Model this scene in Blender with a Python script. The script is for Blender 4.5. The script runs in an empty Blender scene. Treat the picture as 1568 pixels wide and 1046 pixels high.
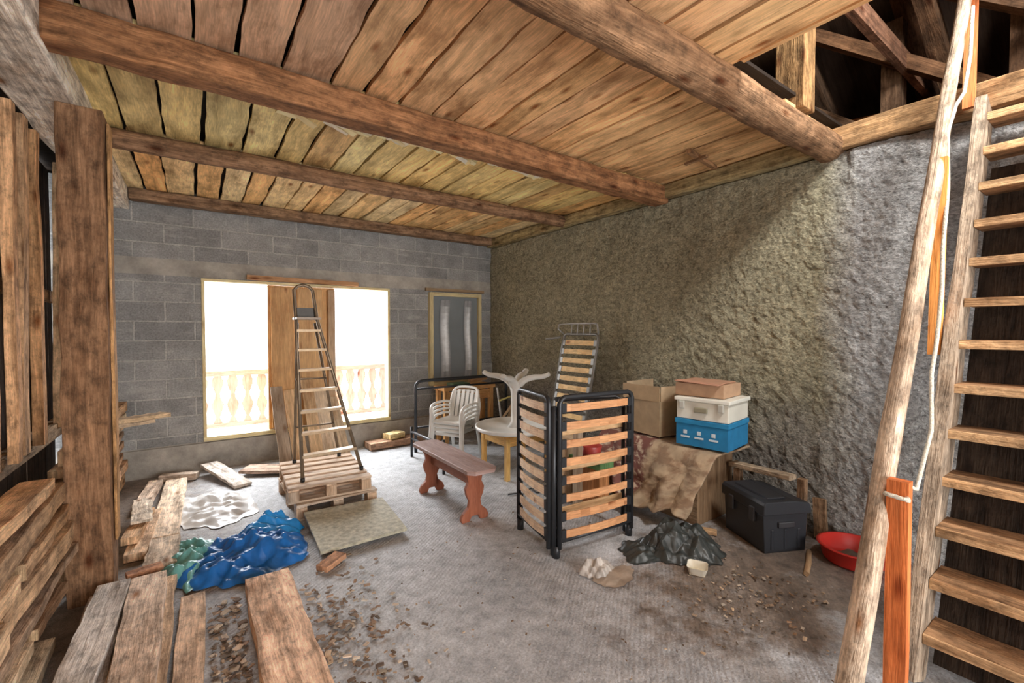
import bpy, bmesh, math, random
from mathutils import Vector, Matrix, noise
R = random.Random(7)
V = Vector

# ------------------------------------------------------------------ mesh builder
class MB:
    def __init__(s):
        s.v=[]; s.f=[]; s.uv=[]; s.c=[]; s.m=[]; s.sm=[]; s.T=Matrix.Identity(4)
    def av(s,p):
        s.v.append(s.T @ V(p)); return len(s.v)-1
    def face(s,idx,uvs,col,mi=0,sm=False):
        s.f.append(idx); s.uv.append(uvs); s.c.append(col); s.m.append(mi); s.sm.append(sm)
    def beam(s,p0,p1,w,h,col,up=(0,0,1),n=1,wob=0.0,mi=0,var=0.12,w1=None,h1=None,caps=None):
        p0=V(p0); p1=V(p1); d=p1-p0; L=d.length; d.normalize(); up=V(up)
        if abs(d.dot(up))>0.98: up=V((0,1,0)) if abs(d.y)<0.9 else V((1,0,0))
        sd=d.cross(up).normalized(); u2=sd.cross(d)
        k=1+R.uniform(-var,var); hue=R.uniform(-var,var)*0.3
        c=(col[0]*k*(1+hue),col[1]*k,col[2]*k*(1-hue),1)
        cc=c if caps is None else (caps[0]*k,caps[1]*k,caps[2]*k,1)
        ou=R.uniform(0,50); ov=R.uniform(0,50)
        rows=[]
        for i in range(n+1):
            t=i/n; ww=w+((w1 if w1 is not None else w)-w)*t; hh=h+((h1 if h1 is not None else h)-h)*t
            a=ww/2+R.uniform(-wob,wob); b=ww/2+R.uniform(-wob,wob)
            zt=hh/2+R.uniform(-wob,wob)*0.3; zb=hh/2+R.uniform(-wob,wob)*0.3
            c0=p0+d*(L*t)
            rows.append([s.av(c0-sd*a-u2*zb),s.av(c0+sd*b-u2*zb),s.av(c0+sd*b+u2*zt),s.av(c0-sd*a+u2*zt)])
        per=[0,w,w+h,2*w+h,2*w+2*h]
        for i in range(n):
            u0=ou+L*i/n; u1=ou+L*(i+1)/n
            for j in range(4):
                k2=(j+1)%4
                s.face([rows[i][j],rows[i][k2],rows[i+1][k2],rows[i+1][j]],
                       [(u0,ov+per[j]),(u0,ov+per[j+1]),(u1,ov+per[j+1]),(u1,ov+per[j])],c,mi)
        s.face(rows[0][::-1],[(ou,ov),(ou,ov+w),(ou+h,ov+w),(ou+h,ov)],cc,mi)
        s.face(rows[-1],[(ou,ov),(ou,ov+w),(ou+h,ov+w),(ou+h,ov)],cc,mi)
    def box(s,lo,hi,col,mi=0,var=0.05):
        lo=V(lo); hi=V(hi); sz=hi-lo
        ax=max(range(3),key=lambda i:sz[i]); c=(lo+hi)/2
        a=c.copy(); b=c.copy(); a[ax]=lo[ax]; b[ax]=hi[ax]
        if ax==2: s.beam(a,b,sz.x,sz.y,col,up=(0,1,0),mi=mi,var=var)
        elif ax==1: s.beam(a,b,sz.x,sz.z,col,mi=mi,var=var)
        else: s.beam(a,b,sz.y,sz.z,col,mi=mi,var=var)
    def tube(s,pts,r,col,seg=8,mi=0,closed=False,flat=1.0,wob=0.0):
        pts=[V(p) for p in pts]; n=len(pts); rs=r if isinstance(r,(list,tuple)) else [r]*n
        c=(col[0],col[1],col[2],1); rings=[]; L=0; Ls=[]; ou=R.uniform(0,50)
        prev=None
        for i in range(n):
            if closed: t=pts[(i+1)%n]-pts[i-1]
            else: t=pts[min(i+1,n-1)]-pts[max(i-1,0)]
            t.normalize()
            if prev is None:
                up=V((0,0,1)) if abs(t.z)<0.9 else V((0,1,0)); a=t.cross(up).normalized()
            else: a=(prev-t*prev.dot(t)).normalized()
            prev=a; b=t.cross(a)
            if i>0: L+=(pts[i]-pts[i-1]).length
            Ls.append(L)
            rings.append([s.av(pts[i]+(a*math.cos(2*math.pi*k/seg)+b*math.sin(2*math.pi*k/seg)*flat)*(rs[i]*(1+R.uniform(-wob,wob)))) for k in range(seg)])
        m=n if closed else n-1
        for i in range(m):
            j=(i+1)%n
            u0=ou+Ls[i]; u1=ou+(Ls[j] if j>i else Ls[i]+.1)
            for k in range(seg):
                k2=(k+1)%seg; v0=2*math.pi*rs[0]*k/seg; v1=2*math.pi*rs[0]*(k+1)/seg
                s.face([rings[i][k],rings[i][k2],rings[j][k2],rings[j][k]],[(u0,v0),(u0,v1),(u1,v1),(u1,v0)],c,mi,True)
        if not closed:
            for rg in (rings[0][::-1],rings[-1]):
                s.face(rg,[(ou+.05*math.cos(k),.05*math.sin(k)) for k in range(seg)],c,mi)
    def prism(s,out,th,M,col,mi=0):
        c=(col[0],col[1],col[2],1); n=len(out); o=R.uniform(0,50)
        a=[s.av(M@V((x,y,-th/2))) for x,y in out]; b=[s.av(M@V((x,y,th/2))) for x,y in out]
        s.face(a[::-1],[(y+o,x+o) for x,y in out][::-1],c,mi); s.face(b,[(y+o,x+o) for x,y in out],c,mi)
        for i in range(n):
            j=(i+1)%n
            s.face([a[i],a[j],b[j],b[i]],[(out[i][1]+o,0),(out[j][1]+o,0),(out[j][1]+o,th),(out[i][1]+o,th)],c,mi)
    def surf(s,fn,nu,nv,colf,mi=0,sm=True,wrap=False):
        g=[[None]*(nv+1) for _ in range(nu+1)]
        for i in range(nu+1):
            for j in range(nv+1):
                if wrap and j==nv: g[i][j]=g[i][0]; continue
                g[i][j]=s.av(fn(i/nu,j/nv))
        for i in range(nu):
            for j in range(nv):
                c=colf(i/nu,j/nv) if callable(colf) else colf
                s.face([g[i][j],g[i][j+1],g[i+1][j+1],g[i+1][j]],[(i/nu,j/nv),(i/nu,(j+1)/nv),((i+1)/nu,(j+1)/nv),((i+1)/nu,j/nv)],(c[0],c[1],c[2],1),mi,sm)
    def lathe(s,prof,cen,col,seg=32,mi=0,sm=True,sx=1,sy=1):
        cen=V(cen)
        def fn(u,v):
            k=u*(len(prof)-1); i=min(int(round(k)),len(prof)-1); r,z=prof[i]; a=2*math.pi*v
            return cen+V((r*math.cos(a)*sx,r*math.sin(a)*sy,z))
        s.surf(fn,len(prof)-1,seg,col,mi,sm,wrap=True)
    def build(s,name,mats,bevel=0.0,recalc=True):
        me=bpy.data.meshes.new(name); me.from_pydata([tuple(p) for p in s.v],[],s.f)
        me.uv_layers.new(name="UVMap"); me.color_attributes.new(name="Col",type='FLOAT_COLOR',domain='CORNER')
        uvf=[]; cf=[]
        for fi,f in enumerate(s.f):
            for q in range(len(f)):
                uvf.extend(s.uv[fi][q]); cf.extend(s.c[fi])
        me.uv_layers["UVMap"].data.foreach_set("uv",uvf)
        me.color_attributes["Col"].data.foreach_set("color",cf)
        me.polygons.foreach_set("material_index",s.m); me.polygons.foreach_set("use_smooth",s.sm)
        for m in mats: me.materials.append(m)
        me.update()
        if recalc:
            bm=bmesh.new(); bm.from_mesh(me); bmesh.ops.recalc_face_normals(bm,faces=bm.faces); bm.to_mesh(me); bm.free()
        o=bpy.data.objects.new(name,me); bpy.context.scene.collection.objects.link(o)
        if bevel>0:
            b=o.modifiers.new("bevel",'BEVEL'); b.width=bevel; b.segments=2; b.limit_method='ANGLE'; b.angle_limit=math.radians(50)
        return o

# ------------------------------------------------------------------ materials
def newmat(name):
    m=bpy.data.materials.new(name); m.use_nodes=True; nt=m.node_tree; nt.nodes.clear()
    o=nt.nodes.new('ShaderNodeOutputMaterial'); b=nt.nodes.new('ShaderNodeBsdfPrincipled'); nt.links.new(b.outputs[0],o.inputs[0])
    return m,nt,b
def nd(nt,t,ins=None,**kw):
    n=nt.nodes.new(t)
    for k,v in kw.items(): setattr(n,k,v)
    if ins:
        for k,v in ins.items():
            if isinstance(v,bpy.types.NodeSocket): nt.links.new(v,n.inputs[k])
            else: n.inputs[k].default_value=v
    return n
def ramp(nt,fac,stops):
    n=nt.nodes.new('ShaderNodeValToRGB'); nt.links.new(fac,n.inputs[0]); e=n.color_ramp.elements
    while len(e)<len(stops): e.new(0.5)
    for i,(p,c) in enumerate(stops):
        e[i].position=p; e[i].color=(c,c,c,1) if isinstance(c,(int,float)) else (*c,1)
    return n.outputs[0]
def mix(nt,a,b,fac=1.0,mode='MULTIPLY'):
    n=nt.nodes.new('ShaderNodeMix'); n.data_type='RGBA'; n.blend_type=mode
    for idx,v in ((0,fac),(6,a),(7,b)):
        if isinstance(v,bpy.types.NodeSocket): nt.links.new(v,n.inputs[idx])
        else: n.inputs[idx].default_value=v if isinstance(v,(int,float)) else (*v,1)
    return n.outputs[2]
def noi(nt,vec,scale,detail=5,rough=.6,dist=0):
    return nd(nt,'ShaderNodeTexNoise',{'Vector':vec,'Scale':scale,'Detail':detail,'Roughness':rough,'Distortion':dist}).outputs[0]
def mapn(nt,vec,sc):
    return nd(nt,'ShaderNodeMapping',{'Vector':vec,'Scale':sc}).outputs[0]
def math_(nt,op,a,b=0.0,clamp=False):
    n=nt.nodes.new('ShaderNodeMath'); n.operation=op; n.use_clamp=clamp
    for i,v in enumerate((a,b)):
        if isinstance(v,bpy.types.NodeSocket): nt.links.new(v,n.inputs[i])
        else: n.inputs[i].default_value=v
    return n.outputs[0]
def bump(nt,b,h,strength=.4,dist=.01,prev=None):
    n=nd(nt,'ShaderNodeBump',{'Height':h,'Strength':strength,'Distance':dist})
    if prev is not None: nt.links.new(prev,n.inputs['Normal'])
    nt.links.new(n.outputs[0],b.inputs['Normal']); return n.outputs[0]

def wood(name,rough=.75,lo=.5,hi=1.25,bs=.5,stain=.55,gs=22,blotch=None):
    m,nt,b=newmat(name)
    uv=nd(nt,'ShaderNodeTexCoord').outputs['UV']
    col=nd(nt,'ShaderNodeAttribute',attribute_name='Col').outputs['Color']
    g=noi(nt,mapn(nt,uv,(1.6,gs,1)),1,4,.65,.6)
    g2=noi(nt,mapn(nt,uv,(8,130,1)),1,2,.6)
    s=noi(nt,mapn(nt,uv,(2.2,5,1)),1,5,.7)
    c=mix(nt,col,ramp(nt,g,[(.3,(lo,lo*.93,lo*.86)),(.7,hi)]))
    c=mix(nt,c,ramp(nt,g2,[(.3,.78),(.7,1.15)]))
    c=mix(nt,c,ramp(nt,s,[(.32,(stain,stain*.85,stain*.72)),(.52,(1,1,1)),(.75,(1.18,1.13,1.05))]))
    if blotch:
        s2=noi(nt,mapn(nt,uv,(9,14,1)),1,4,.75); c=mix(nt,c,ramp(nt,s2,[(.36,blotch),(.5,1.0),(.68,1.35)]))
    vo=nd(nt,'ShaderNodeTexVoronoi',{'Vector':mapn(nt,uv,(2.4,6.5,1)),'Scale':1.0}).outputs['Distance']
    c=mix(nt,c,ramp(nt,vo,[(.05,(.35,.2,.11)),(.18,(1,1,1))]))
    nt.links.new(c,b.inputs['Base Color']); b.inputs['Roughness'].default_value=rough
    b.inputs['Specular IOR Level'].default_value=.25
    h=math_(nt,'ADD',g,math_(nt,'MULTIPLY',g2,.4)); 
    if blotch: h=math_(nt,'ADD',h,s2)
    bump(nt,b,h,bs,.012)
    return m
def simple(name,rough=.5,metal=0,nscale=20,lo=.85,hi=1.1,bs=.1,spec=.5,bd=.01,coord='Object'):
    m,nt,b=newmat(name)
    oc=nd(nt,'ShaderNodeTexCoord').outputs[coord]
    col=nd(nt,'ShaderNodeAttribute',attribute_name='Col').outputs['Color']
    n=noi(nt,oc,nscale,4,.6)
    c=mix(nt,col,ramp(nt,n,[(.3,lo),(.7,hi)])); nt.links.new(c,b.inputs['Base Color'])
    b.inputs['Roughness'].default_value=rough; b.inputs['Metallic'].default_value=metal
    b.inputs['Specular IOR Level'].default_value=spec
    if bs: bump(nt,b,n,bs,bd)
    return m
WOOD=wood("wood_rough",lo=.62,hi=1.22,stain=.68); WOODC=wood("wood_ceiling",lo=.55,hi=1.2,stain=.50,gs=12,bs=.35)
WOODS=wood("wood_smooth",.5,.8,1.12,.15,.8); WOODD=wood("wood_old",.85,.42,1.25,.8,.5,blotch=.55)
METAL=simple("metal_painted",.4,.3,30,.85,1.1,.05); ALU=simple("metal_bronze",.45,.6,30,.8,1.1,.05)
PLAST=simple("plastic",.4,0,6,.9,1.05,.02); CARD=simple("cardboard",.8,0,12,.85,1.1,.1)
TARP=simple("tarp_sheet",.36,0,9,.7,1.25,.15,.45,.02); DTARP=simple("dark_tarp",.38,0,9,.7,1.25,.15,.45,.02); SHEET=simple("plastic_film",.35,0,8,.85,1.1,.1); STREAK=simple("reflection_streak",.85,0,25,.85,1.1,.2); ROPE=simple("rope",.9,0,120,.6,1.2,.6)

def floor_mat():
    m,nt,b=newmat("concrete_floor"); oc=nd(nt,'ShaderNodeTexCoord').outputs['Object']
    sep=nd(nt,'ShaderNodeSeparateXYZ',{0:oc}); X=sep.outputs[0]; Y=sep.outputs[1]
    n1=noi(nt,oc,1.6,6,.65); n2=noi(nt,oc,12,6,.75); n3=noi(nt,oc,90,3,.6)
    c=mix(nt,(.55,.56,.58),ramp(nt,n1,[(.3,.70),(.7,1.15)])); c=mix(nt,c,ramp(nt,n2,[(.32,.60),(.6,1.12)])); c=mix(nt,c,ramp(nt,n3,[(.3,.7),(.6,1.08)]))
    nn=math_(nt,'MULTIPLY',math_(nt,'SUBTRACT',noi(nt,oc,3.5,7,.75),.5),3.2)
    a=math_(nt,'SUBTRACT',.42,X); a=math_(nt,'ADD',math_(nt,'MULTIPLY',a,1.6),nn); a=math_(nt,'MULTIPLY',a,.9,True)
    dx=math_(nt,'SUBTRACT',X,2.95); dy=math_(nt,'SUBTRACT',Y,1.35)
    dd=math_(nt,'ADD',math_(nt,'MULTIPLY',math_(nt,'MULTIPLY',dx,dx),1.0),math_(nt,'MULTIPLY',math_(nt,'MULTIPLY',dy,dy),3.0))
    p=math_(nt,'ADD',math_(nt,'SUBTRACT',1.7,dd),math_(nt,'MULTIPLY',nn,1.6)); p=math_(nt,'MULTIPLY',p,.85,True)
    q=math_(nt,'MULTIPLY',math_(nt,'SUBTRACT',nn,.72),.9,True)
    ms=math_(nt,'MAXIMUM',math_(nt,'MAXIMUM',a,p),q)
    dirt=mix(nt,(.15,.11,.08),ramp(nt,n2,[(.3,.4),(.7,1.9)]))
    c=mix(nt,c,dirt,math_(nt,'MULTIPLY',ms,.9),'MIX')
    nt.links.new(c,b.inputs['Base Color']); b.inputs['Roughness'].default_value=.58
    w=nd(nt,'ShaderNodeTexWave',{'Vector':nd(nt,'ShaderNodeMapping',{'Vector':oc,'Rotation':(0,0,math.radians(52))}).outputs[0],'Scale':13.0,'Distortion':2.0,'Detail':2.0,'Detail Scale':1.0}).outputs['Fac']
    h=math_(nt,'ADD',math_(nt,'MULTIPLY',w,.13),math_(nt,'ADD',n2,math_(nt,'MULTIPLY',n3,.35)))
    bump(nt,b,h,.7,.018); return m
def block_mat():
    m,nt,b=newmat("concrete_blocks"); oc=nd(nt,'ShaderNodeTexCoord').outputs['Object']
    sep=nd(nt,'ShaderNodeSeparateXYZ',{0:oc}); Z=sep.outputs[2]
    cv=nd(nt,'ShaderNodeCombineXYZ',{0:sep.outputs[0],1:math_(nt,'ADD',Z,math_(nt,'MULTIPLY',noi(nt,oc,3,3),.012))}).outputs[0]
    br=nd(nt,'ShaderNodeTexBrick',{'Vector':cv,'Color1':(.25,.247,.24,1),'Color2':(.34,.335,.32,1),'Mortar':(.42,.405,.38,1),'Scale':1.0,'Mortar Size':.010,'Mortar Smooth':.3,'Brick Width':.5,'Row Height':.2,'Bias':0.0})
    br.offset=.5
    n=noi(nt,oc,5,6,.7); n2=noi(nt,oc,60,4,.7); n4=noi(nt,mapn(nt,oc,(3,1,12)),1,5,.7)
    c=mix(nt,br.outputs[0],ramp(nt,n,[(.3,.75),(.7,1.25)])); c=mix(nt,c,ramp(nt,n2,[(.3,.62),(.7,1.25)]))
    c=mix(nt,c,(.46,.44,.41),math_(nt,'MULTIPLY',math_(nt,'SUBTRACT',n4,.55),4.0,True),'MIX')
    foot=math_(nt,'LESS_THAN',Z,.30)
    lint=math_(nt,'MULTIPLY',math_(nt,'GREATER_THAN',Z,2.07),math_(nt,'LESS_THAN',Z,2.24))
    f2=math_(nt,'MAXIMUM',foot,lint)
    cc=mix(nt,(.38,.35,.305),ramp(nt,n,[(.3,.65),(.7,1.3)]))
    c=mix(nt,c,cc,f2,'MIX')
    nt.links.new(c,b.inputs['Base Color']); b.inputs['Roughness'].default_value=.9
    mort=math_(nt,'MULTIPLY',br.outputs['Fac'],math_(nt,'SUBTRACT',1.0,f2))
    h=math_(nt,'ADD',math_(nt,'MULTIPLY',n2,.5),math_(nt,'MULTIPLY',mort,-.6)); bump(nt,b,h,.8,.015); return m
def plaster_mat():
    m,nt,b=newmat("roughcast_plaster"); oc=nd(nt,'ShaderNodeTexCoord').outputs['Object']
    sep=nd(nt,'ShaderNodeSeparateXYZ',{0:oc}); Y=sep.outputs[1]; Z=sep.outputs[2]
    n=noi(nt,oc,1.5,5,.65); n2=noi(nt,mapn(nt,oc,(1,1,1.6)),17,6,.75); n3=noi(nt,mapn(nt,oc,(1,1,1.6)),48,4,.7)
    yel=mix(nt,(.60,.545,.375),ramp(nt,n,[(.3,.78),(.7,1.15)]))
    low=mix(nt,(.44,.40,.345),ramp(nt,n,[(.3,.75),(.7,1.15)]))
    gry=mix(nt,(.78,.77,.755),ramp(nt,n,[(.3,.82),(.7,1.12)]))
    nn=math_(nt,'MULTIPLY',math_(nt,'SUBTRACT',noi(nt,oc,2.2,4,.6),.5),1.0)
    fz=math_(nt,'MULTIPLY',math_(nt,'ADD',math_(nt,'SUBTRACT',1.15,Z),nn),1.6,True)
    fy=math_(nt,'MULTIPLY',math_(nt,'ADD',math_(nt,'SUBTRACT',1.38,Y),math_(nt,'MULTIPLY',nn,.3)),4.0,True)
    c=mix(nt,yel,low,fz,'MIX'); c=mix(nt,c,gry,math_(nt,'MULTIPLY',fy,math_(nt,'SUBTRACT',1.0,math_(nt,'MULTIPLY',fz,.4))),'MIX')
    c=mix(nt,c,ramp(nt,n2,[(.34,.52),(.58,1.1)])); c=mix(nt,c,ramp(nt,n3,[(.34,.55),(.58,1.12)]))
    nt.links.new(c,b.inputs['Base Color']); b.inputs['Roughness'].default_value=.95; b.inputs['Specular IOR Level'].default_value=.2
    h=math_(nt,'ADD',n2,math_(nt,'MULTIPLY',n3,.8)); bump(nt,b,h,1.0,.045); return m
FLOOR=floor_mat(); BLOCK=block_mat(); PLASTER=plaster_mat()

# ------------------------------------------------------------------ room shell
ZC=2.89
b=MB(); b.box((-1.2,-3.2,-.15),(4.1,6.05,0),(.5,.5,.5)); b.build("floor",[FLOOR])
b=MB()
c=(.3,.3,.3)
for lo,hi in [((-1.2,5.85,0),(.06,6.05,2.95)),((2.13,5.85,0),(4.1,6.05,2.95)),((.06,5.85,0),(2.13,6.05,.33)),((.06,5.85,2.05),(2.13,6.05,2.95)),((-.72,5.81,0),(3.72,5.85,.29))]:
    b.box(lo,hi,c)
b.build("wall_back",[BLOCK])

def wr(u,v):
    y=-1.6+7.44*u; z=2.75*v
    p=V((0,y,z)); d=.03*noise.noise(p*1.3)+.014*noise.noise(p*4.0+V((5,2,1)))+.011*noise.noise(p*13)+.010*noise.noise(p*27)
    st=.07*min(1,max(0,(.95-y)/.3))
    return V((min(3.83,3.735+st-d-.03*max(0,1-abs(z-.1)/.25)-.03*max(0,1-abs(z-2.7)/.25)*(1 if y<1.2 else .3)),y,z))
b=MB(); b.surf(wr,330,130,(.5,.5,.5),sm=False); b.box((3.84,-3.2,0),(4.1,5.85,2.75),(.5,.5,.5)); b.build("wall_right",[PLASTER],recalc=False)

b=MB()
b.box((-1.2,-3.2,0),(.1,-3.05,2.9),(.3,.2,.12)); b.box((3.1,-3.2,0),(4.1,-3.05,2.9),(.3,.2,.12)); b.box((.1,-3.2,2.45),(3.1,-3.05,2.9),(.3,.2,.12))
b.build("wall_rear",[WOOD])  # unseen rear wall; its opening is added to let fill light in

# left timber wall
b=MB(); y=-3.0
while y<5.8:
    w=R.uniform(.14,.2); b.beam((-1.08,y,0),(-1.08,y,2.95),.03,w*.97,(.07,.045,.03),up=(0,1,0),n=3,wob=.004); y+=w
y=-3.0
while y<5.78:
    w=R.uniform(.07,.11)
    if not(4.1<y<4.4): b.beam((-.80+R.uniform(-.02,.02),y,.80),(-.80+R.uniform(-.02,.02),y+R.uniform(-.03,.03),2.7),.05,w,R.choice([(.80,.47,.25),(.58,.32,.17),(.85,.55,.31),(.66,.38,.19)]),up=(0,1,0),n=6,wob=.006,var=.2)
    y+=w+R.uniform(.10,.17)
b.beam((-.86,-3,.78),(-.86,5.8,.78),.08,.10,(.42,.30,.19),n=10,wob=.006)
b.beam((-.88,3.4,1.75),(-.88,5.8,1.75),.05,.08,(.35,.23,.14))
b.build("wall_left",[WOODD],bevel=.003)
b=MB()
for y0,y1,z1 in [(.6,3.28,.80),(3.55,5.7,.84)]:
    z=.012
    while z<z1:
        h=R.uniform(.05,.11); x=-.62+R.uniform(-.03,.05)
        ya=y0
        while ya<y1-.3:
            yb=min(y1,ya+R.uniform(.7,1.6))
            b.beam((x+R.uniform(-.02,.02),ya,z+h/2),(x+R.uniform(-.03,.03),yb,z+h/2),R.uniform(.07,.13),h-.006,R.choice([(.90,.64,.40),(.74,.50,.30),(.98,.78,.55),(.6,.4,.26)]),n=6,wob=.006,var=.25,caps=(.85,.6,.36))
            ya=yb+R.uniform(.02,.12)
        z+=h+R.choice([.012,.02,.045])
b.build("timber_stack",[WOODD],bevel=.003)
b=MB(); b.beam((-.64,-3,2.80),(-.64,5.84,2.80),.26,.2,(1.0,.93,.82),n=24,wob=.012,var=.0); b.build("beam_wall_plate",[WOODD],bevel=.01)
b=MB(); b.beam((-.49,3.4,0),(-.49,3.4,2.70),.19,.19,(.33,.185,.10),up=(0,1,0),n=14,wob=.006,var=0); b.beam((-.385,3.43,.3),(-.385,3.43,2.66),.015,.10,(.66,.38,.17),up=(0,1,0),n=3,wob=.003); b.build("timber_post",[WOODD],bevel=.006)

# ceiling boards
b=MB()
bays=[(-3.0,1.3),(1.3,2.7),(2.7,4.12),(4.12,5.84)]
for bi,(y0,y1) in enumerate(bays):
    x=-.74
    while x<3.9:
        w=R.uniform(.17,.25); f=(x+.7)/4.4
        if bi==0 and x+w>2.33: w=2.33-x
        if w<.05: break
        if bi<=1: base=[(.84,.58,.40),(.95,.58,.30),(1.0,.62,.30)][min(2,int(f*3+R.uniform(0,.8)))]
        elif bi==2: base=R.choice([(1.0,.76,.32),(1.0,.82,.38),(.92,.77,.38),(1.0,.66,.28)])
        else: base=R.choice([(1.0,.62,.27),(1.0,.68,.32),(.98,.76,.42)])
        g=R.uniform(.010,.026)
        b.beam((x+w/2,y0+R.uniform(.0,.02),ZC+.014+R.uniform(0,.008)),(x+w/2+R.uniform(-.008,.008),y1-.005,ZC+.014+R.uniform(0,.008)),w-g,.028,base,n=10,wob=.006,var=.15)
        x+=w
        if bi==0 and x>=2.32: break
b.build("ceiling",[WOODC])
b=MB()
b.box((-1.2,1.3,2.98),(3.9,6.05,3.0),(.03,.02,.014)); b.box((-1.2,-3.2,2.98),(2.3,1.3,3.0),(.03,.02,.014)); b.box((3.9,-3.2,2.92),(6.4,6.05,2.97),(.10,.06,.04))  # near-black slabs over the room paint the attic darkness behind the ceiling gaps
b.build("attic_darkness_slabs",[WOOD])
b=MB()
for i in range(70):
    x=R.uniform(.5,2.6); y=3.10+R.uniform(-.10,.08)
    b.beam((x-.06,y,ZC-.004),(x+R.uniform(.02,.14),y+R.uniform(-.03,.03),ZC-.006-R.uniform(0,.05)),R.uniform(.03,.08),.004,R.choice([(1.0,.90,.55),(.98,.82,.45),(1.0,.96,.80)]),n=3,wob=.012)
b.build("torn_paper_strips",[CARD])
b=MB(); b.beam((3.1,2.04,2.872),(3.6,2.12,2.872),.035,.03,(.36,.2,.1),n=4,wob=.004); b.beam((3.25,1.98,2.85),(3.27,2.18,2.85),.03,.02,(.36,.2,.1)); b.build("ceiling_batten",[WOODD])

# beams
b=MB()
b.beam((-.51,2.72,2.80),(3.70,2.72,2.79),.15,.165,(.36,.175,.08),n=40,wob=.009,var=0); b.build("ceiling_beam",[WOODD],bevel=.012)
b=MB(); b.tube([(-.51+4.20*i/30,4.12+.006*math.sin(i*.6),2.825) for i in range(31)],.068,(.34,.195,.11),10,wob=.05); b.build("ceiling_beam",[WOODD])
b=MB(); b.beam((-.51,5.76,2.835),(3.68,5.76,2.835),.13,.11,(.32,.2,.12),n=20,wob=.006,var=0); b.build("ceiling_beam",[WOODD],bevel=.01)
b=MB(); b.tube([(-.51+4.3*i/36,1.33+.006*math.sin(i*.5),2.80) for i in range(37)],.10,(.34,.195,.105),12,wob=.05,flat=.95); b.build("ceiling_beam",[WOODD])
b=MB(); b.beam((3.76,1.3,2.82),(3.76,5.84,2.82),.22,.12,(.44,.35,.18),n=16,wob=.01,var=0); b.beam((3.80,-3,2.84),(3.80,1.3,2.84),.26,.16,(.52,.32,.16),n=12,wob=.008,var=0); b.build("beam_wall_top",[WOODD],bevel=.008)
b=MB(); b.beam((2.315,-3,2.93),(2.315,1.22,2.93),.03,.10,(.70,.41,.19)); b.build("trim_stair_opening",[WOOD])
b=MB(); b.beam((3.20,1.34,2.905),(3.20,1.34,5.0),.17,.17,(.40,.23,.10),n=6,wob=.004); b.build("attic_post",[WOODD],bevel=.006)

# attic roof
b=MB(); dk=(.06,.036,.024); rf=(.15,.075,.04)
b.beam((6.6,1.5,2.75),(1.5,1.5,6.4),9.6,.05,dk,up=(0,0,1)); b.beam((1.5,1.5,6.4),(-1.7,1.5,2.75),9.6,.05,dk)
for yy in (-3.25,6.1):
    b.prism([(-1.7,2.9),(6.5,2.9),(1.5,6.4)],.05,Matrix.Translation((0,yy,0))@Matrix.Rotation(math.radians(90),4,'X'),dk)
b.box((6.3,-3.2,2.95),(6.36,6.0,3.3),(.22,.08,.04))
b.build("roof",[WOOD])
b=MB()
for yy in [-2.6+.75*i for i in range(12)]:
    b.beam((6.3,yy,2.92),(1.55,yy,6.25),.12,.14,rf,n=4,wob=.006,var=.3); b.beam((1.55,yy,6.25),(-1.4,yy,2.98),.12,.14,rf,var=.3)
for x,z in ((5.4,3.35),(4.2,4.2),(3.0,5.0)):
    b.beam((x,-3.1,z-.08),(x,6,z-.08),.14,.16,rf,n=5,wob=.006,var=.3)
for yy in (-.6,.2,.9,1.7,2.5,3.2):
    b.beam((5.6,yy,3.0),(3.4,yy+.1,4.5),.10,.12,(.16,.09,.05),var=.3); b.beam((4.6,yy+.3,2.98),(4.6,yy+.3,3.95),.13,.13,(.18,.10,.055),var=.3); b.beam((3.3,yy+.2,3.55),(5.3,yy+.2,3.55),.05,.14,(.22,.11,.065),var=.3)
    b.beam((4.6,yy-.5,3.0),(4.3,yy+.9,4.1),.09,.09,(.18,.10,.055),var=.3)
for i in range(4): b.beam((5.0,-2+i*1.3,3.05+.1*i),(4.9,-.4+i*1.3,3.2+.1*i),.03,.17,(.55,.22,.09),var=.3)
b.build("attic_rafters",[WOODD])
b=MB()
for i in range(3): b.beam((2.75+i*.04,1.50+i*.1,3.02+i*.03),(3.05,1.7+i*.25,3.03+i*.03),.12,.02,(.8,.7,.55))
b.build("attic_boards",[WOOD])

# ------------------------------------------------------------------ windows
fr=(.80,.70,.40)
b=MB()
for lo,hi in [((.06,5.83,.30),(2.13,5.95,.345)),((.06,5.83,2.03),(2.13,5.95,2.06)),((.06,5.83,.345),(.09,5.95,2.03)),((2.10,5.83,.345),(2.13,5.95,2.03))]:
    b.box(lo,hi,fr)
b.build("window_1",[WOODS],bevel=.003)
b=MB()
b.box((.69,5.88,.35),(1.43,5.93,2.025),(.70,.40,.16)); b.box((.72,5.845,.36),(.95,5.88,2.0),(.68,.40,.17)); b.box((1.34,5.80,.36),(1.42,5.88,2.0),(.50,.35,.22)); b.box((1.0,5.85,.36),(1.28,5.88,2.0),(.62,.38,.17))
b.build("shutter_panel",[WOODS],bevel=.003)
b=MB(); b.beam((.48,5.80,2.095),(1.70,5.80,2.085),.07,.05,(.48,.28,.15),n=5,wob=.003); b.build("trim_1",[WOOD])
b=MB(); x0,x1,z0,z1=2.69,3.53,.72,2.04
for lo,hi in [((x0,5.78,z0),(x0+.05,5.85,z1)),((x1-.05,5.78,z0),(x1,5.85,z1)),((x0+.05,5.78,z1-.05),(x1-.05,5.85,z1)),((x0+.05,5.78,z0),(x1-.05,5.85,z0+.05))]: b.box(lo,hi,(.60,.52,.30))
b.box((x0-.05,5.80,z1+.02),(x1+.06,5.85,z1+.06),(.35,.25,.15))
b.box((x0+.05,5.83,z0+.05),(x1-.05,5.845,z1-.05),(.24,.27,.29),mi=1)
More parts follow.
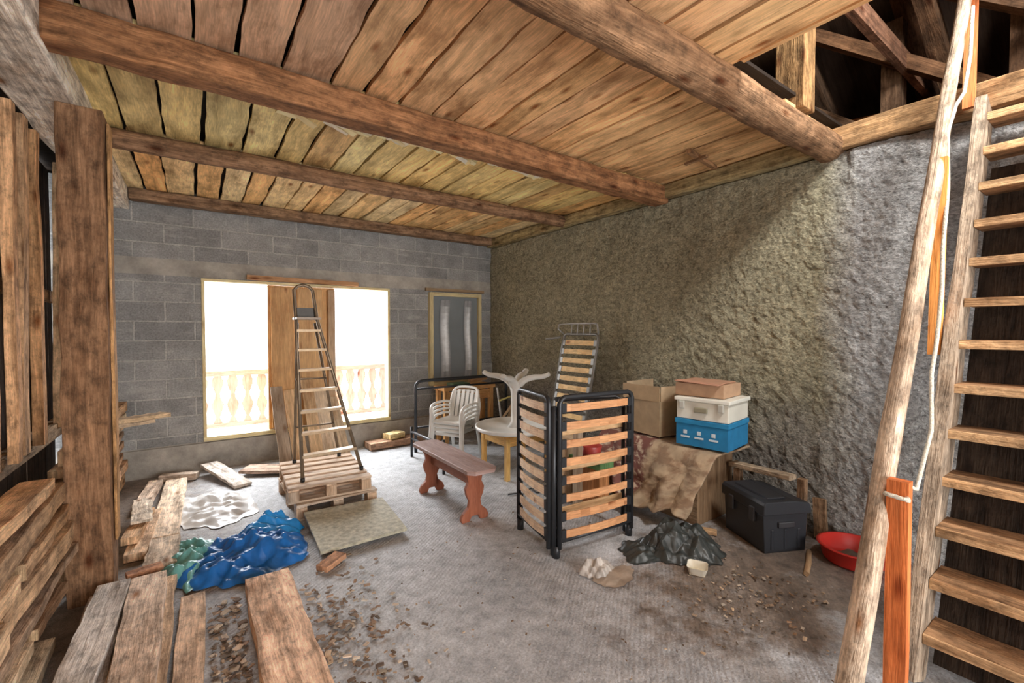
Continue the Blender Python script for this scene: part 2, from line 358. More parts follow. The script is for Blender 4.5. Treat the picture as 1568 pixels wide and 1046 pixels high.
for xx,ww in ((2.86,.16),(3.25,.13)):  # bright reflections on the glass, painted as two pale strips with graded colour
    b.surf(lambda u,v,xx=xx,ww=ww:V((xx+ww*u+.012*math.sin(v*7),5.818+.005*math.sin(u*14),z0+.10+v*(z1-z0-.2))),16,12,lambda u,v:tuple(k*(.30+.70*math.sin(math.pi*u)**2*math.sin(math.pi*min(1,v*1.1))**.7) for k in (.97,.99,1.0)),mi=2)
b.build("window_2",[WOODS,simple("dark_glass",.10,.2,2,.9,1.1,0,.8),STREAK])
b=MB(); b.box((-1.5,6.06,-.05),(4,7.2,.08),(.8,.76,.72)); b.build("balcony_floor",[WOODS])
b=MB(); pk=(.72,.45,.39)
b.box((-1.4,6.98,.90),(3.9,7.06,.97),pk); b.box((-1.4,7.0,.22),(3.9,7.04,.28),pk)
out=[(.055,0),(.02,.08),(.055,.18),(.07,.25),(.03,.34),(.025,.40),(.06,.50),(.065,.56),(.04,.63)]
ol=out+[(-x,z) for x,z in out[::-1]]
x=-1.3
while x<3.8:
    b.prism(ol,.02,Matrix.Translation((x,7.02,.275))@Matrix.Rotation(math.radians(90),4,'X'),pk); x+=.17
for x in (-1.4,1.2,3.9): b.box((x-.04,6.98,.08),(x+.04,7.06,1.0),pk)
b.build("balcony_railing",[WOODS])

# ------------------------------------------------------------------ stairs
b=MB(); sl=2.68/1.13
def sx(z): return 2.5+z/sl
for yy in (.54,-.42):
    b.beam(V((2.47,yy,.02)),V((3.62,yy,2.75)),.05,.19,(.46,.37,.28),up=(-1,0,.4),n=14,wob=.004,var=.05)
for i in range(1,14):
    z=.205*i; x=sx(z)
    b.beam((x+.0,-.40,z),(x+.0,.515,z),.19,.038,(.36,.21,.11),n=5,wob=.004,var=.2)
    b.beam((x-.098,-.40,z-.003),(x-.098,.515,z-.003),.014,.040,(.64,.41,.22),n=5,wob=.003,var=.1)
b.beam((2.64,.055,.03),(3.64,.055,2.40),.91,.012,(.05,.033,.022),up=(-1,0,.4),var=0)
b.build("staircase",[WOODD],bevel=.002)
b=MB()
h0=V((1.93,.62,.0)); h1=V((3.66,.62,3.58))
pts=[h0+(h1-h0)*(i/24)+V((.003*math.sin(i*.7),.002*math.cos(i),0)) for i in range(25)]
b.tube(pts,[.045-.017*i/24 for i in range(25)],(.72,.57,.43),9,wob=.03)
hd=(h1-h0)
b.beam(h0+hd*.02+V((.085,.01,0)),h0+hd*.66+V((.06,.01,0)),.05,.07,(.36,.22,.13),n=12,wob=.004,up=(-1,0,.4))
b.beam((2.30,.555,0),(2.30,.555,.90),.05,.07,(.72,.22,.07),up=(0,1,0),n=4,wob=.002,mi=1)
b.beam((3.00,.60,1.38),(3.05,.60,2.36),.03,.05,(.95,.42,.12),up=(0,1,0),mi=1)
b.beam((3.60,.60,2.76),(3.64,.60,4.3),.035,.05,(.88,.28,.10),up=(0,1,0),mi=1)
b.build("stair_handrail",[WOODD,WOOD])
b=MB()
rp=[V((3.55,.54,3.3)),V((3.46,.53,3.0)),V((3.34,.53,2.76)),V((3.22,.54,2.66)),V((3.12,.55,2.5)),V((3.05,.53,2.2)),V((2.98,.53,1.9)),V((2.93,.52,1.7)),V((2.86,.52,1.45)),V((2.78,.52,1.3)),V((2.7,.50,1.05)),V((2.58,.52,.8)),V((2.42,.53,.86)),V((2.33,.50,.84)),V((2.25,.47,.84)),V((2.24,.54,.85)),V((2.34,.56,.82))]
rp=[p+V((0,.045,0)) for p in rp]
q=[]
for i in range(len(rp)-1):
    for k in range(5): q.append(rp[i].lerp(rp[i+1],k/5))
b.tube(q,.009,(.75,.70,.58),6,wob=.1); b.build("rope",[ROPE])

# ------------------------------------------------------------------ pallets + ladder
def pallet(name,z,ang,dx=0,dy=0):
    b=MB(); b.T=Matrix.Translation((.94+dx,4.22+dy,z))@Matrix.Rotation(ang,4,'Z'); col=(.66,.50,.36)
    for y in (-.36,0,.36): b.beam((-.32,y,.009),(.32,y,.009),.09,.018,col,wob=.002,var=.2)
    for x in (-.28,0,.28):
        for y in (-.36,0,.36): b.box((x-.04,y-.045,.018),(x+.04,y+.045,.095),col,var=.25)
        b.beam((x,-.40,.104),(x,.40,.104),.08,.018,col,var=.2)
    for i in range(6):
        y=-.37+i*.148; b.beam((-.32,y,.122),(.32,y,.122),.095,.018,(.76,.60,.46),n=3,wob=.002,var=.2)
    return b.build(name,[WOOD],bevel=.002)
pallet("pallet",0,0.02); pallet("pallet",.132,-.06,-.02,.01)
b=MB(); cc=(.24,.18,.12); pz=.264
FL=V((.70,3.95,pz+.012)); FR=V((1.19,4.0,pz+.012)); TL=V((.75,4.46,1.60)); TR=V((.93,4.46,1.60))
def ext(a,bb,z): return a+(bb-a)*((z-a.z)/(bb.z-a.z))
hl=TL+V((-.01,.03,.27)); hr=TR+V((-.03,.03,.27))
b.tube([FL,TL,hl,hl+V((.03,0,.035)),(hl+hr)/2+V((0,0,.05)),hr+V((-.03,0,.035)),hr,TR,FR],.015,cc,8)
BL=V((.74,4.56,pz+.012)); BR=V((1.14,4.56,pz+.012))
b.tube([BL,TL+V((.02,.05,-.03))],.013,cc,8); b.tube([BR,TR+V((-.01,.05,-.03))],.013,cc,8)
for z in (.6,1.05): b.tube([ext(BL,TL,z),ext(BR,TR,z)],.008,cc,6)
for i in range(7):
    z=.45+i*.175; a=ext(FL,TL,z); c2=ext(FR,TR,z); b.beam(a+V((0,.02,0)),c2+V((0,.02,0)),.08,.022,(.44,.32,.20))
b.beam(V((.74,4.47,1.61)),V((.94,4.47,1.61)),.22,.02,(.16,.12,.09)); b.beam(V((.76,4.49,1.66)),V((.92,4.49,1.66)),.01,.10,(.05,.045,.04))
for p in (FL,FR,BL,BR): b.lathe([(0,-.012),(.018,-.012),(.018,.02),(0,.02)],p,(.04,.04,.04),10)
b.build("step_ladder",[ALU])
b=MB()
for x,w,l,dy,cl in [(.78,.12,1.0,.0,(.40,.32,.25)),(.93,.15,.95,.02,(.80,.58,.36)),(1.10,.13,1.1,.0,(.65,.46,.28)),(1.26,.16,.9,.03,(.80,.66,.5)),(1.40,.10,.8,0,(.6,.45,.3))]:
    b.beam((x,5.25+dy,.015),(x-.03,5.76,l*.85),w,.025,cl,n=4,wob=.003,up=(0,-1,.3))
b.build("leaning_boards",[WOOD],bevel=.002)
b=MB(); b.prism([(.0,-.01),(.60,.0),(.63,.62),(.02,.66)],.022,Matrix.Translation((.65,3.10,.04))@Matrix.Rotation(math.radians(3),4,'X'),(.52,.49,.37)); b.build("chipboard_sheet",[simple("chipboard",.7,0,30,.55,1.2,.3)],bevel=.002)

# ------------------------------------------------------------------ floor planks left
def fl_planks(name,lst):
    b=MB()
    for (x0,y0,z0,x1,y1,z1,w,h,cl) in lst: b.beam((x0,y0,z0),(x1,y1,z1),w,h,tuple(k*1.5 for k in cl),n=12,wob=.005,var=.12)
    return b.build(name,[WOODD],bevel=.003)
G=(.66,.54,.44)
fl_planks("floor_plank",[(.32,1.45,.04,.325,2.94,.04,.23,.08,(.68,.51,.39))])
fl_planks("floor_plank",[(-.20,3.98,.025,-.17,5.45,.025,.17,.05,(.66,.54,.42)),(-.20,3.50,.025,-.19,3.96,.025,.17,.05,(.60,.49,.38))])
fl_planks("plank_pile",[(-.22,1.5,.10,-.23,3.22,.10,.16,.05,G),(-.22,1.5,.05,-.21,3.25,.05,.2,.05,(.5,.38,.27)),(-.06,1.4,.02,-.03,3.02,.02,.11,.04,(.6,.46,.35)),(-.41,1.6,.04,-.40,3.25,.04,.17,.06,(.54,.49,.45)),(-.43,1.8,.10,-.38,3.22,.115,.14,.03,(.60,.56,.52)),(-.34,3.32,.10,-.18,3.36,.10,.07,.03,(.42,.22,.13))])
fl_planks("board_offcuts",[(-.34,3.75,.03,-.30,4.6,.03,.12,.05,(.58,.43,.3)),(-.38,4.7,.05,-.33,5.5,.03,.11,.05,(.62,.5,.4)),(-.38,3.9,.09,-.33,4.5,.08,.09,.05,(.62,.42,.26)),(-.30,5.6,.04,.0,5.5,.04,.10,.06,(.56,.45,.36)),(-.33,4.1,.14,-.37,4.7,.12,.12,.02,(.62,.53,.43))])
fl_planks("floor_plank",[(.40,5.42,.05,.85,5.16,.04,.24,.03,(.40,.30,.24))])
fl_planks("floor_plank",[(.10,5.65,.10,.36,4.95,.02,.16,.03,(.52,.46,.40))])
fl_planks("floor_plank",[(.62,2.92,.02,.76,3.02,.03,.09,.035,(.36,.2,.12))])
fl_planks("plank_protruding",[(-.50,3.72,.92,-.18,3.98,.91,.10,.03,(.50,.36,.22)),(-.50,3.80,.88,-.25,3.95,.88,.08,.025,(.54,.4,.27))])
fl_planks("floor_plank",[(1.75,5.62,.05,2.5,5.66,.05,.22,.08,(.38,.24,.16)),(2.0,5.62,.13,2.22,5.70,.13,.16,.07,(.62,.49,.25))])

def crumple(b,cx,cy,rx,ry,h,col,seed,nr=40,nt_=120,ang=0,edge=.25,z0=.006,fold=.035,ff=5.0,mi=0):
    """crumpled sheet: dome plus straight creases (warped triangle waves) that meet in facets"""
    rr=random.Random(seed); S=V((seed*7.3,seed*3.1,seed)); ca,sa=math.cos(ang),math.sin(ang)
    W=[]
    for i in range(7):
        t=rr.uniform(0,math.pi); f=ff*(1+.55*i); W.append((math.cos(t)*f,math.sin(t)*f,rr.uniform(0,9),fold/(1+.55*i),V((rr.uniform(0,9),i*3.0,seed))))
    tri=lambda q:abs((q%1.0)-.5)*4-1
    def fn(u,v):
        a=2*math.pi*v; out=1+edge*noise.noise(V((math.cos(a)*1.5,math.sin(a)*1.5,0))+S)+edge*.6*noise.noise(V((math.cos(a)*4,math.sin(a)*4,1))+S)
        r=u*out; x=math.cos(a)*r*rx; y=math.sin(a)*r*ry
        P=V((x,y,0)); wp=noise.noise_vector(P*5+S)*.025
        X=x+wp.x; Y=y+wp.y; f=0
        for (kx,ky,ph,am,o) in W:
            m=max(0,min(1,.55+1.3*noise.noise(V((X*5,Y*5,0))+o)))
            f+=am*m*tri((X*kx+Y*ky)*.5+ph)
        lump=.72+.5*noise.noise(V((x/rx*1.1,y/ry*1.1,0))+S)
        dome=(1-u**2.2)
        z=h*dome*max(.2,lump)+(f+fold*.5)*(.30+.70*dome)
        if u>.97: z=min(z,z0+.008)
        sx2=f*.5*noise.noise(P*8+S); 
        return V((cx+(X+sx2)*ca-(Y+sx2)*sa,cy+(X+sx2)*sa+(Y+sx2)*ca,max(z,z0+.003*noise.noise(P*9))))
    b.surf(fn,nr,nt_,col,mi,True,wrap=True)
b=MB(); crumple(b,.27,3.39,.36,.37,.12,(.015,.15,.48),3,70,220,fold=.045,ff=7); crumple(b,.42,3.70,.22,.20,.15,(.025,.27,.66),8,50,140,fold=.04,ff=8); crumple(b,-.04,3.52,.16,.38,.06,(.17,.44,.42),12,50,150,fold=.04,ff=10); b.build("blue_tarpaulin",[TARP])
b=MB(); crumple(b,.12,4.50,.30,.46,.05,(.78,.78,.77),5,60,160,fold=.03,ff=6); b.build("plastic_sheet",[SHEET])

# debris
b=MB()
def flakes(n,fx,fy,cols,smin,smax):
    for _ in range(n):
        x=fx(); y=fy(); s=R.uniform(smin,smax); a=R.uniform(0,3.14); z=R.uniform(.004,.012)
        if (-.25<x<.80 and 2.9<y<4.0) or x>2.95 or x<.02 or (1.85<x<2.95 and 1.6<y<2.4): continue
        d=V((math.cos(a),math.sin(a),R.uniform(-.2,.2)))*s
        b.beam(V((x,y,z+.004))-d,V((x,y,z+.004))+d,s*R.uniform(.6,1.4),.004,R.choice(cols),n=2,wob=s*.25,var=.3)
br=[(.36,.25,.17),(.26,.18,.12),(.48,.38,.28),(.18,.13,.09),(.6,.52,.43)]
flakes(330,lambda:R.gauss(.58,.15),lambda:R.gauss(2.2,.4),br,.004,.020)
flakes(240,lambda:R.uniform(.04,.18),lambda:R.uniform(1.6,2.9),br,.004,.022)
flakes(220,lambda:R.gauss(2.55,.25),lambda:R.gauss(1.22,.17),br,.003,.012)
flakes(160,lambda:R.uniform(.7,2.8),lambda:R.uniform(1.2,3.0),br,.002,.007)
b.build("wood_debris",[WOOD])

# ------------------------------------------------------------------ bench
b=MB()
top=[(1.70,2.87),(1.87,2.87),(1.915,2.92),(1.915,3.95),(1.87,4.0),(1.70,4.0),(1.655,3.95),(1.655,2.92)]
b.prism(top,.032,Matrix.Translation((0,0,.424)),(.46,.35,.345))
hw=[(.115,.0),(.125,.03),(.105,.07),(.06,.11),(.05,.16),(.075,.21),(.085,.26),(.06,.31),(.07,.36),(.11,.408)]
ol=[(x,z) for x,z in hw]+[(-x,z) for x,z in hw[::-1]]+[(-.05,0),(-.03,.04),(.03,.04),(.05,0)]
for y in (3.04,3.82):
    b.prism(ol,.035,Matrix.Translation((1.785,y,0))@Matrix.Rotation(math.radians(90),4,'X'),(.36,.13,.075))
b.beam((1.785,3.05,.30),(1.785,3.81,.30),.03,.07,(.34,.14,.09))
b.build("bench",[WOODS],bevel=.006)

# ------------------------------------------------------------------ plastic chairs
wh=(.84,.83,.79)
def cr(P,n=6):
    out=[]; P=[V(p) for p in P]
    for i in range(len(P)-1):
        p0=P[max(i-1,0)];p1=P[i];p2=P[i+1];p3=P[min(i+2,len(P)-1)]
        for k in range(n):
            t=k/n; out.append(.5*((2*p1)+(p2-p0)*t+(2*p0-5*p1+4*p2-p3)*t*t+(3*p1-p0-3*p2+p3)*t**3))
    return out+[P[-1]]
b=MB()
for k in range(4):
    T=Matrix.Translation((2.50,4.66,0))@Matrix.Rotation(math.radians(-62),4,'Z')@Matrix.Scale(.78,4)@Matrix.Translation((0,-.015*k,.06*k))
    b.T=T
    b.surf(lambda u,v:V(((u-.5)*.46,-.22+v*.42,.42-.03*math.sin(u*math.pi)*math.sin(v*math.pi))),8,8,wh)
    b.surf(lambda u,v:V(((u-.5)*.46,-.22-.02*math.sin(v*3.14),.42-.05*v)),8,3,wh)
    for i in range(6):
        x=-.19+.076*i; b.beam((x,.20,.42),(x*1.08,.31,.82),.052,.012,wh,up=(0,-1,.3),var=.02)
    b.tube(cr([(-.24,.22,.55),(-.235,.28,.74),(-.2,.32,.83),(-.1,.34,.86),(.1,.34,.86),(.2,.32,.83),(.235,.28,.74),(.24,.22,.55)],3),.02,wh,8,flat=.7)
    for s in (-1,1):
        b.tube(cr([(s*.24,.24,.63),(s*.27,.1,.655),(s*.28,-.1,.65),(s*.275,-.2,.62),(s*.265,-.235,.55),(s*.26,-.24,.42),(s*.275,-.27,.0)],3),.026,wh,8,flat=.7)
        b.tube([(s*.24,.24,.63),(s*.23,.22,.42),(s*.25,.30,.0)],[.02,.026,.018],wh,8)
b.build("plastic_chair_stack",[PLAST])

b=MB(); tc=V((2.78,3.86,0)); oc=(.76,.48,.17); tx,ty=tc.x,tc.y
b.box((tx-.30,ty-.26,.42),(tx+.30,ty+.26,.45),oc)
for x in (tx-.26,tx+.26):
    for y in (ty-.22,ty+.22): b.beam((x,y,0),(x,y,.42),.045,.045,oc,up=(0,1,0))
for y in (ty-.22,ty+.22): b.box((tx-.24,y-.012,.34),(tx+.24,y+.012,.42),oc)
for x in (tx-.26,tx+.26): b.box((x-.012,ty-.2,.34),(x+.012,ty+.2,.42),oc)
b.build("side_table",[WOODS],bevel=.003)
b=MB(); b.lathe([(0,.452),(.38,.452),(.42,.46),(.43,.475),(.43,.50),(.415,.50),(.41,.475),(.06,.475),(0,.475)],tc,wh,44)
lg=(.74,.73,.69)
b.tube([tc+V((0,0,.475)),tc+V((0,0,.53)),tc+V((0,0,.84)),tc+V((0,0,.96))],[.085,.05,.05,.08],lg,14)
for k in range(4):
    a=math.radians(35+90*k); e=V((math.cos(a),math.sin(a),0))
    P=cr([tc+V((0,0,.90))+e*.02,tc+V((0,0,.975))+e*.10,tc+V((0,0,1.01))+e*.20,tc+V((0,0,1.02))+e*.30,tc+V((0,0,1.05))+e*.37])
    b.tube(P,[.055-.024*i/(len(P)-1) for i in range(len(P))],lg,10,flat=.7)
b.build("upturned_plastic_table",[PLAST])

b=MB(); wc=(.72,.40,.16)
b.box((2.65,5.28,.70),(3.45,5.60,.75),wc); b.box((2.70,5.31,.56),(3.40,5.34,.68),wc)
for x in (2.7,3.4):
    for y in (5.33,5.55): b.beam((x,y,0),(x,y,.70),.06,.06,wc,up=(0,1,0))
b.box((2.7,5.31,.18),(3.4,5.36,.24),wc); b.box((2.8,5.30,.75),(3.05,5.5,.79),(.12,.2,.12),var=0); b.beam((3.1,5.4,.80),(3.4,5.45,.82),.05,.04,(.6,.36,.18))
b.build("workbench",[WOOD],bevel=.003)
bk=(.030,.032,.036)
b=MB()
b.tube([(2.20,5.16,.0),(2.20,5.16,.80),(2.21,5.16,.84),(2.24,5.16,.87),(2.30,5.16,.88),(3.45,5.16,.88),(3.52,5.16,.86),(3.55,5.16,.80),(3.55,5.16,.0)],.020,bk,8)
for z in (.78,.3): b.tube([(2.20,5.16,z),(3.55,5.16,z)],.013,bk,8)
b.build("metal_bed_frame",[METAL])
b=MB(); b.tube([(2.08,5.0,.3),(2.10,4.2,.3)],.016,bk,8); b.tube([(2.10,4.2,.0),(2.10,4.2,.36)],.016,bk,8); b.tube([(2.08,5.0,.0),(2.08,5.0,.36)],.016,bk,8); b.tube([(2.08,5.0,.22),(2.10,4.2,.22)],.012,bk,8); b.build("metal_bed_rail",[METAL])
b=MB()
for i in range(5):
    b.beam((3.05+.06*i,4.95-.05*i,.02),(3.35+.05*i,4.55+.1*i,.70),.03,.03,R.choice([(.5,.35,.2),(.05,.05,.05),(.45,.42,.38)]))
b.tube([(3.15,4.6,0),(3.1,4.7,.78)],.012,(.5,.5,.5)); b.tube([(3.0,4.5,.65),(3.5,4.75,.68)],.012,(.55,.5,.2))
b.build("clutter_rods",[WOODS])
b=MB(); b.tube(cr([(2.30+.03*i+.05*math.sin(i*1.1),3.25+.06*math.cos(i*.9),.012) for i in range(14)],4),.007,(.03,.03,.03),6); b.build("hose",[PLAST])

# ------------------------------------------------------------------ slatted bed panels
def slat_panel(b,A,Bp,H,n,z0,cf,cs,tilt=V((0,0,0)),r=.018,sh=.055,mi_s=1,bow=.02):
    A=V(A);Bp=V(Bp); up=V((0,0,1))*H+tilt; d=(Bp-A); dn=d.normalized(); nrm=dn.cross(up).normalized()
    a0=A+V((0,0,z0)); c0=Bp+V((0,0,z0)); U=up.normalized()
    b.tube([a0,a0+up*.96,a0+up*.985+dn*.012,a0+up+dn*.04,c0+up-dn*.04,c0+up*.985-dn*.012,c0+up*.96,c0],r,cf,8)
    b.tube([a0+U*.05,c0+U*.05],r*.8,cf,8)
    for i in range(n):
        t=.09+.84*i/(n-1); p=a0+up*t; q=c0+up*t; k=8
        prev=p
        for j in range(1,k+1):
            s=j/k; nx=p.lerp(q,s)+nrm*(bow*math.sin(math.pi*s)); b.beam(prev,nx,.010,sh,cs,up=U,mi=mi_s,var=.02); prev=nx
        for e,sgn in ((p,1),(q,-1)): b.beam(e,e+dn*.05*sgn,.022,sh+.012,cf,up=U,var=0)
b=MB(); sc=(.68,.36,.18)
slat_panel(b,(1.99,2.72,0),(1.89,2.25,0),1.0,10,.06,bk,(1.0,.80,.60))  # slats paler than the other panel's: edge light put into their colour
slat_panel(b,(1.94,2.20,0),(2.58,2.14,0),1.0,8,.06,bk,sc,sh=.05)
b.tube([(1.915,2.23,.02),(1.915,2.23,1.0)],.022,bk,8); b.tube([(2.62,2.20,.02),(2.62,2.20,.96),(2.60,2.32,1.0),(2.05,2.36,1.02)],.018,bk,8)
b.tube([(1.97,2.32,.04),(2.63,2.26,.04)],.016,bk,8); b.tube([(1.97,2.32,.04),(1.97,2.32,.93),(2.63,2.26,.93),(2.63,2.26,.04)],.016,bk,8)
for z in (.25,.55,.8): b.beam((1.97,2.32,z),(2.63,2.26,z),.01,.05,(.72,.5,.28),mi=1)
for p in ((1.93,2.22),(2.58,2.16),(1.99,2.70),(2.62,2.22)): b.tube([(p[0],p[1],.0),(p[0],p[1],.08)],.026,bk,10)
for z in (.18,.5,.9): b.tube([(1.90,2.26,z),(1.96,2.20,z+.03)],.02,bk,8)
b.build("folding_bed_frame",[METAL,WOODS])
b=MB()
slat_panel(b,(3.28,3.98,0),(3.28,3.42,0),1.44,13,.02,(.22,.21,.19),(.85,.60,.28),tilt=V((.30,0,0)),r=.016,bow=.01)
b.tube([(3.57,3.98,1.46),(3.50,4.0,1.52),(3.53,4.02,1.57),(3.58,3.9,1.58),(3.58,3.5,1.58),(3.53,3.4,1.57),(3.57,3.42,1.46)],.010,(.4,.39,.37),8)
for y in (3.55,3.65,3.75,3.85): b.tube([(3.57,y,1.45),(3.58,y,1.58)],.008,(.4,.39,.37),6)
b.tube([(3.54,4.0,1.42),(3.41,4.12,1.40)],.012,(.3,.29,.27),8)
b.build("slatted_bed_base",[METAL,WOODS])

# ------------------------------------------------------------------ chest, quilt, boxes
b=MB(); b.box((3.12,1.95,.0),(3.62,2.90,.50),(.30,.20,.12)); b.box((3.09,1.93,.50),(3.64,2.93,.53),(.35,.23,.14))
for y in (2.1,2.4,2.75): b.box((3.10,y-.03,.03),(3.12,y+.03,.49),(.25,.16,.1))
b.build("wooden_chest",[WOOD],bevel=.004)
def quilt_mat():
    m,nt,bs=newmat("quilt_fabric"); uv=nd(nt,'ShaderNodeTexCoord').outputs['UV']
    v=mapn(nt,uv,(9,10,1)); vo=nd(nt,'ShaderNodeTexVoronoi',{'Vector':v,'Scale':1.3}).outputs['Distance']
    nn=noi(nt,uv,6,5); s=nd(nt,'ShaderNodeSeparateXYZ',{0:uv})
    base=mix(nt,mix(nt,(.42,.31,.20),(.28,.18,.11),ramp(nt,noi(nt,uv,9,4),[(.46,0.0),(.58,1.0)]),'MIX'),ramp(nt,nn,[(.3,.65),(.7,1.2)]))
    red=mix(nt,(.16,.06,.045),(.48,.37,.27),ramp(nt,noi(nt,uv,16,4),[(.50,0.0),(.60,1.0)]),'MIX')
    f=ramp(nt,math_(nt,'ADD',s.outputs[0],math_(nt,'MULTIPLY',nn,.3)),[(.62,0.0),(.66,1.0)])
    c=mix(nt,base,red,f,'MIX'); nt.links.new(c,bs.inputs['Base Color']); bs.inputs['Roughness'].default_value=.85
    bump(nt,bs,vo,.6,.02); return m
b=MB()
def qf(u,v):
    y=1.80+1.14*u; s=v*1.15
    hem=.06+.30*abs(u-.26)**1.2+.05*math.sin(u*9)
    if s<.42: x=3.60-s; z=.565+.012*noise.noise(V((x*6,y*6,1)))
    else:
        k=(s-.42)/.73; sm_=min(1,k*5)
        x=3.18-.09*math.sin(sm_*math.pi/2)-.24*k**1.5
        z=.565-.035*(1-math.cos(sm_*math.pi/2))-(.53-hem)*max(0,k-.06)
        ph=y*2.6+.5*noise.noise(V((y*3,k*1.5,2)))+k*.5
        fo=abs((ph%1.0)-.5)*4-1; ph2=y*4.3-k*1.3+.4*noise.noise(V((y*4,k*2,7))); f2=abs((ph2%1.0)-.5)*4-1
        x-=.045*fo*k**.6+.02*f2*k**.5+.04*noise.noise(V((y*5,k*4,4)))*k
        y+=(.5-u)*.16*k+.05*noise.noise(V((y*5,k*4,8)))*k
        z+=.012*f2*k
    return V((x,y,max(z,.015)))
b.surf(qf,110,100,(.5,.4,.3)); q=b.build("quilt",[quilt_mat()]); sm=q.modifiers.new("s",'SOLIDIFY'); sm.thickness=.015; sm.offset=1
b=MB(); R45=Matrix.Rotation(math.radians(8),4,'Z')
b.T=Matrix.Translation((3.36,1.98,.60))@R45
b.box((-.20,-.20,0),(.20,.20,.17),(.012,.18,.38)); b.box((-.207,-.207,.17),(.207,.207,.205),(.015,.22,.45))
for y in (-.13,-.02,.09):
    b.box((-.203,y,.06),(-.200,y+.07,.075),(.6,.7,.75),var=0); b.box((-.203,y+.02,.09),(-.200,y+.05,.12),(.6,.7,.75),var=0)
b.build("blue_carton",[CARD],bevel=.003)
b=MB(); b.T=Matrix.Translation((3.36,1.98,.808))@R45; w2=(.80,.79,.70)
b.box((-.195,-.20,0),(.195,.20,.14),w2); b.box((-.21,-.215,.14),(.21,.215,.17),w2)
b.box((-.222,-.05,.06),(-.197,.05,.10),(.30,.28,.2))
for y in (-.15,.15): b.box((-.22,y-.02,.08),(-.197,y+.02,.139),(.5,.5,.45))
b.build("storage_box",[PLAST],bevel=.006)
b=MB(); b.T=Matrix.Translation((3.38,2.03,.982))@R45; cb=(.50,.32,.20)
b.box((-.17,-.19,0),(.17,.19,.10),cb); b.beam((-.18,-.17,.105),(-.18,.17,.12),.10,.006,(.50,.25,.16)); b.beam((0,-.16,.107),(0,.18,.112),.3,.006,(.46,.26,.17))
b.build("cardboard_box",[CARD],bevel=.002)
b=MB(); b.T=Matrix.Translation((3.40,2.52,.60))@Matrix.Rotation(math.radians(-6),4,'Z'); cb=(.44,.32,.19)
for lo,hi in [((-.2,-.2,0),(.2,.2,.01)),((-.2,-.2,.01),(-.19,.2,.30)),((.19,-.2,.01),(.2,.2,.30)),((-.19,-.2,.01),(.19,-.19,.30)),((-.19,.19,.01),(.19,.2,.30))]: b.box(lo,hi,cb)
b.beam((-.195,-.19,.36),(-.24,.19,.36),.006,.13,cb,up=(0,0,1)); b.beam((-.19,-.2,.36),(.19,-.22,.36),.006,.13,(.48,.36,.23)); b.beam((-.19,.2,.37),(.19,.24,.37),.006,.13,(.48,.36,.23))
b.build("cardboard_box",[CARD])
b=MB(); b.box((2.68,2.55,0),(2.80,2.85,.36),(.55,.25,.10)); b.box((2.65,2.52,.36),(2.82,2.88,.42),(.12,.25,.10)); b.box((2.58,2.7,.0),(2.64,2.76,.7),(.5,.4,.3)); b.box((2.62,2.9,.0),(2.80,3.1,.55),(.6,.45,.3))
b.build("crate_pile",[WOOD],bevel=.004)
b=MB(); b.T=Matrix.Translation((2.68,2.70,.425)); b.lathe([(0,0),(.07,0),(.09,.10),(.085,.10),(.06,.01),(0,.01)],(.06,0,0),(.40,.05,.04),20); b.build("red_bowl",[PLAST])

# black trunk
b=MB(); A=V((3.32,1.82,0));B2=V((3.14,1.45,0)); ax=(B2-A).normalized(); ang=math.atan2(ax.y,ax.x)
cen=V((3.33,1.56,0)); b.T=Matrix.Translation(cen)@Matrix.Rotation(ang,4,'Z')
Mx=Matrix.Rotation(math.radians(90),4,'Z')@Matrix.Rotation(math.radians(90),4,'X')
bkp=(.026,.029,.036)
b.prism([(-.155,.0),(.155,0),(.17,.26),(-.17,.26)],.41,Mx,bkp)
b.prism([(-.18,.262),(.18,.262),(.18,.30),(.165,.335),(.06,.352),(-.165,.352),(-.18,.33)],.45,Mx,bkp)
b.prism([(-.12,.35),(.03,.35),(.02,.362),(-.11,.362)],.34,Mx,bkp)
for s in (-1,1):
    for x in (-.11,.11): b.box((x-.025,s*.176-.012,.19),(x+.025,s*.176+.012,.29),(.05,.05,.055))
    b.box((s*.21-.01,-.06,.17),(s*.21+.01,.06,.21),(.05,.05,.055))
    for y in (-.1,0,.1): b.box((s*.205-.006,y-.012,.02),(s*.205+.006,y+.012,.16),bkp)
b.build("plastic_trunk",[PLAST],bevel=.006)

b=MB(); crumple(b,2.72,1.82,.27,.26,.13,(.038,.043,.041),21,90,260,fold=.045,ff=8); crumple(b,2.48,1.92,.21,.14,.05,(.034,.039,.037),23,60,170,fold=.035,ff=10); b.build("dark_tarpaulin",[DTARP])
b=MB(); crumple(b,2.02,1.93,.12,.09,.08,(.50,.46,.42),31,40,110,fold=.03,ff=12); crumple(b,2.06,1.84,.15,.09,.015,(.42,.34,.27),33,16,60,fold=.01); b.build("plastic_bag",[TARP])
b=MB(); b.T=Matrix.Translation((2.52,1.57,0))@Matrix.Rotation(.5,4,'Z')
b.surf(lambda u,v:V((math.copysign(min(abs(math.cos(2*math.pi*v))*1.25,1),math.cos(2*math.pi*v))*(.045+.015*u),math.copysign(min(abs(math.sin(2*math.pi*v))*1.25,1),math.sin(2*math.pi*v))*(.045+.015*u),.004+.045*u)),3,32,(.80,.76,.64),wrap=True)
b.box((-.045,-.045,.002),(.045,.045,.006),(.7,.62,.45)); b.build("plastic_container",[PLAST])
b=MB(); b.lathe([(0,.004),(.15,.004),(.165,.02),(.185,.10),(.20,.105),(.20,.112),(.18,.112),(.158,.022),(.14,.012),(0,.012)],(3.46,1.06,0),(.58,.03,.02),40)
crumple(b,3.46,1.06,.12,.12,.05,(.14,.10,.07),44,14,40,z0=.014,fold=.012); b.build("red_basin",[PLAST])
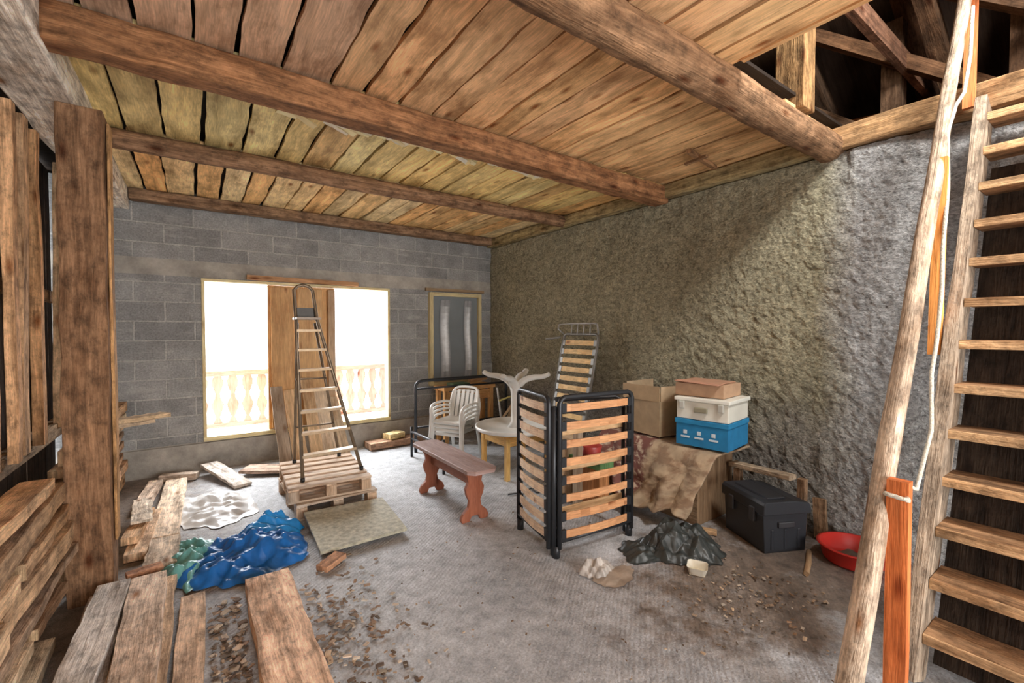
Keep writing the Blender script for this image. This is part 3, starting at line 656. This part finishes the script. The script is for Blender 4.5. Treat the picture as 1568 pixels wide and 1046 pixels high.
def single(name,segs,mat=WOOD,bv=.002):
    b=MB()
    for p,q,w,h,cl in segs: b.beam(p,q,w,h,cl,n=4,wob=.003)
    b.build(name,[mat],bevel=bv)
single("scrap_timber",[((3.62,1.30,.02),(3.63,1.32,.30),.03,.08,(.45,.29,.17)),((3.50,1.44,.44),(3.56,1.92,.42),.09,.035,(.6,.46,.32)),((3.60,1.42,0),(3.60,1.42,.42),.06,.05,(.35,.22,.13)),((3.54,1.86,0),(3.54,1.86,.40),.06,.05,(.35,.22,.13))],WOODD)
b=MB(); b.tube([(3.02,1.16,.018),(3.18,1.21,.018),(3.34,1.27,.018)],.016,(.5,.34,.2),8); b.build("axe_handle",[WOOD])
single("scrap_planks",[((3.04,1.88,.02),(3.10,1.78,.02),.06,.03,(.55,.35,.19))],WOODD)

# ------------------------------------------------------------------ lights, world, camera
def area(name,loc,target,sx_,sy_,pw,col=(1,1,1)):
    l=bpy.data.lights.new(name,'AREA'); l.shape='RECTANGLE'; l.size=sx_; l.size_y=sy_; l.energy=pw; l.color=col
    o=bpy.data.objects.new(name,l); bpy.context.scene.collection.objects.link(o); o.location=loc
    o.rotation_euler=(V(target)-V(loc)).to_track_quat('-Z','Y').to_euler(); return o
area("daylight_window",(1.1,8.6,3.4),(1.4,4.0,.3),5,3.5,1200,(.94,.97,1))
area("fill_behind_camera",(1.6,-3.6,1.3),(1.7,4,1.9),3.0,2.2,205,(1,.98,.96))  # added fill light behind the camera, outside the rear opening
area("fill_attic_opening",(2.45,-.35,4.2),(3.7,.95,2.0),.6,.6,120,(1,.98,.95))  # added area light for the right wall's bright patch; no skylight in the roof
pl=bpy.data.lights.new("fill_attic_rafters",'POINT'); pl.energy=22; pl.color=(1,.85,.65); pl.shadow_soft_size=.1  # added point light so the dark rafters show; stands for no actual bulb
po=bpy.data.objects.new("fill_attic_rafters",pl); po.location=(3.6,2.0,4.3); bpy.context.scene.collection.objects.link(po)
w=bpy.data.worlds.new("overcast"); bpy.context.scene.world=w; w.use_nodes=True
bg=w.node_tree.nodes['Background']; bg.inputs[0].default_value=(.95,.97,1,1); bg.inputs[1].default_value=5.0
cam=bpy.data.cameras.new("camera"); cam.lens=15.73; cam.sensor_width=36; cam.clip_start=.05
co=bpy.data.objects.new("camera",cam); bpy.context.scene.collection.objects.link(co)
co.location=(0,0,1.5); co.rotation_euler=(math.radians(88.6),0,math.radians(-35.3)); bpy.context.scene.camera=co
bpy.context.scene.view_settings.view_transform='Standard'
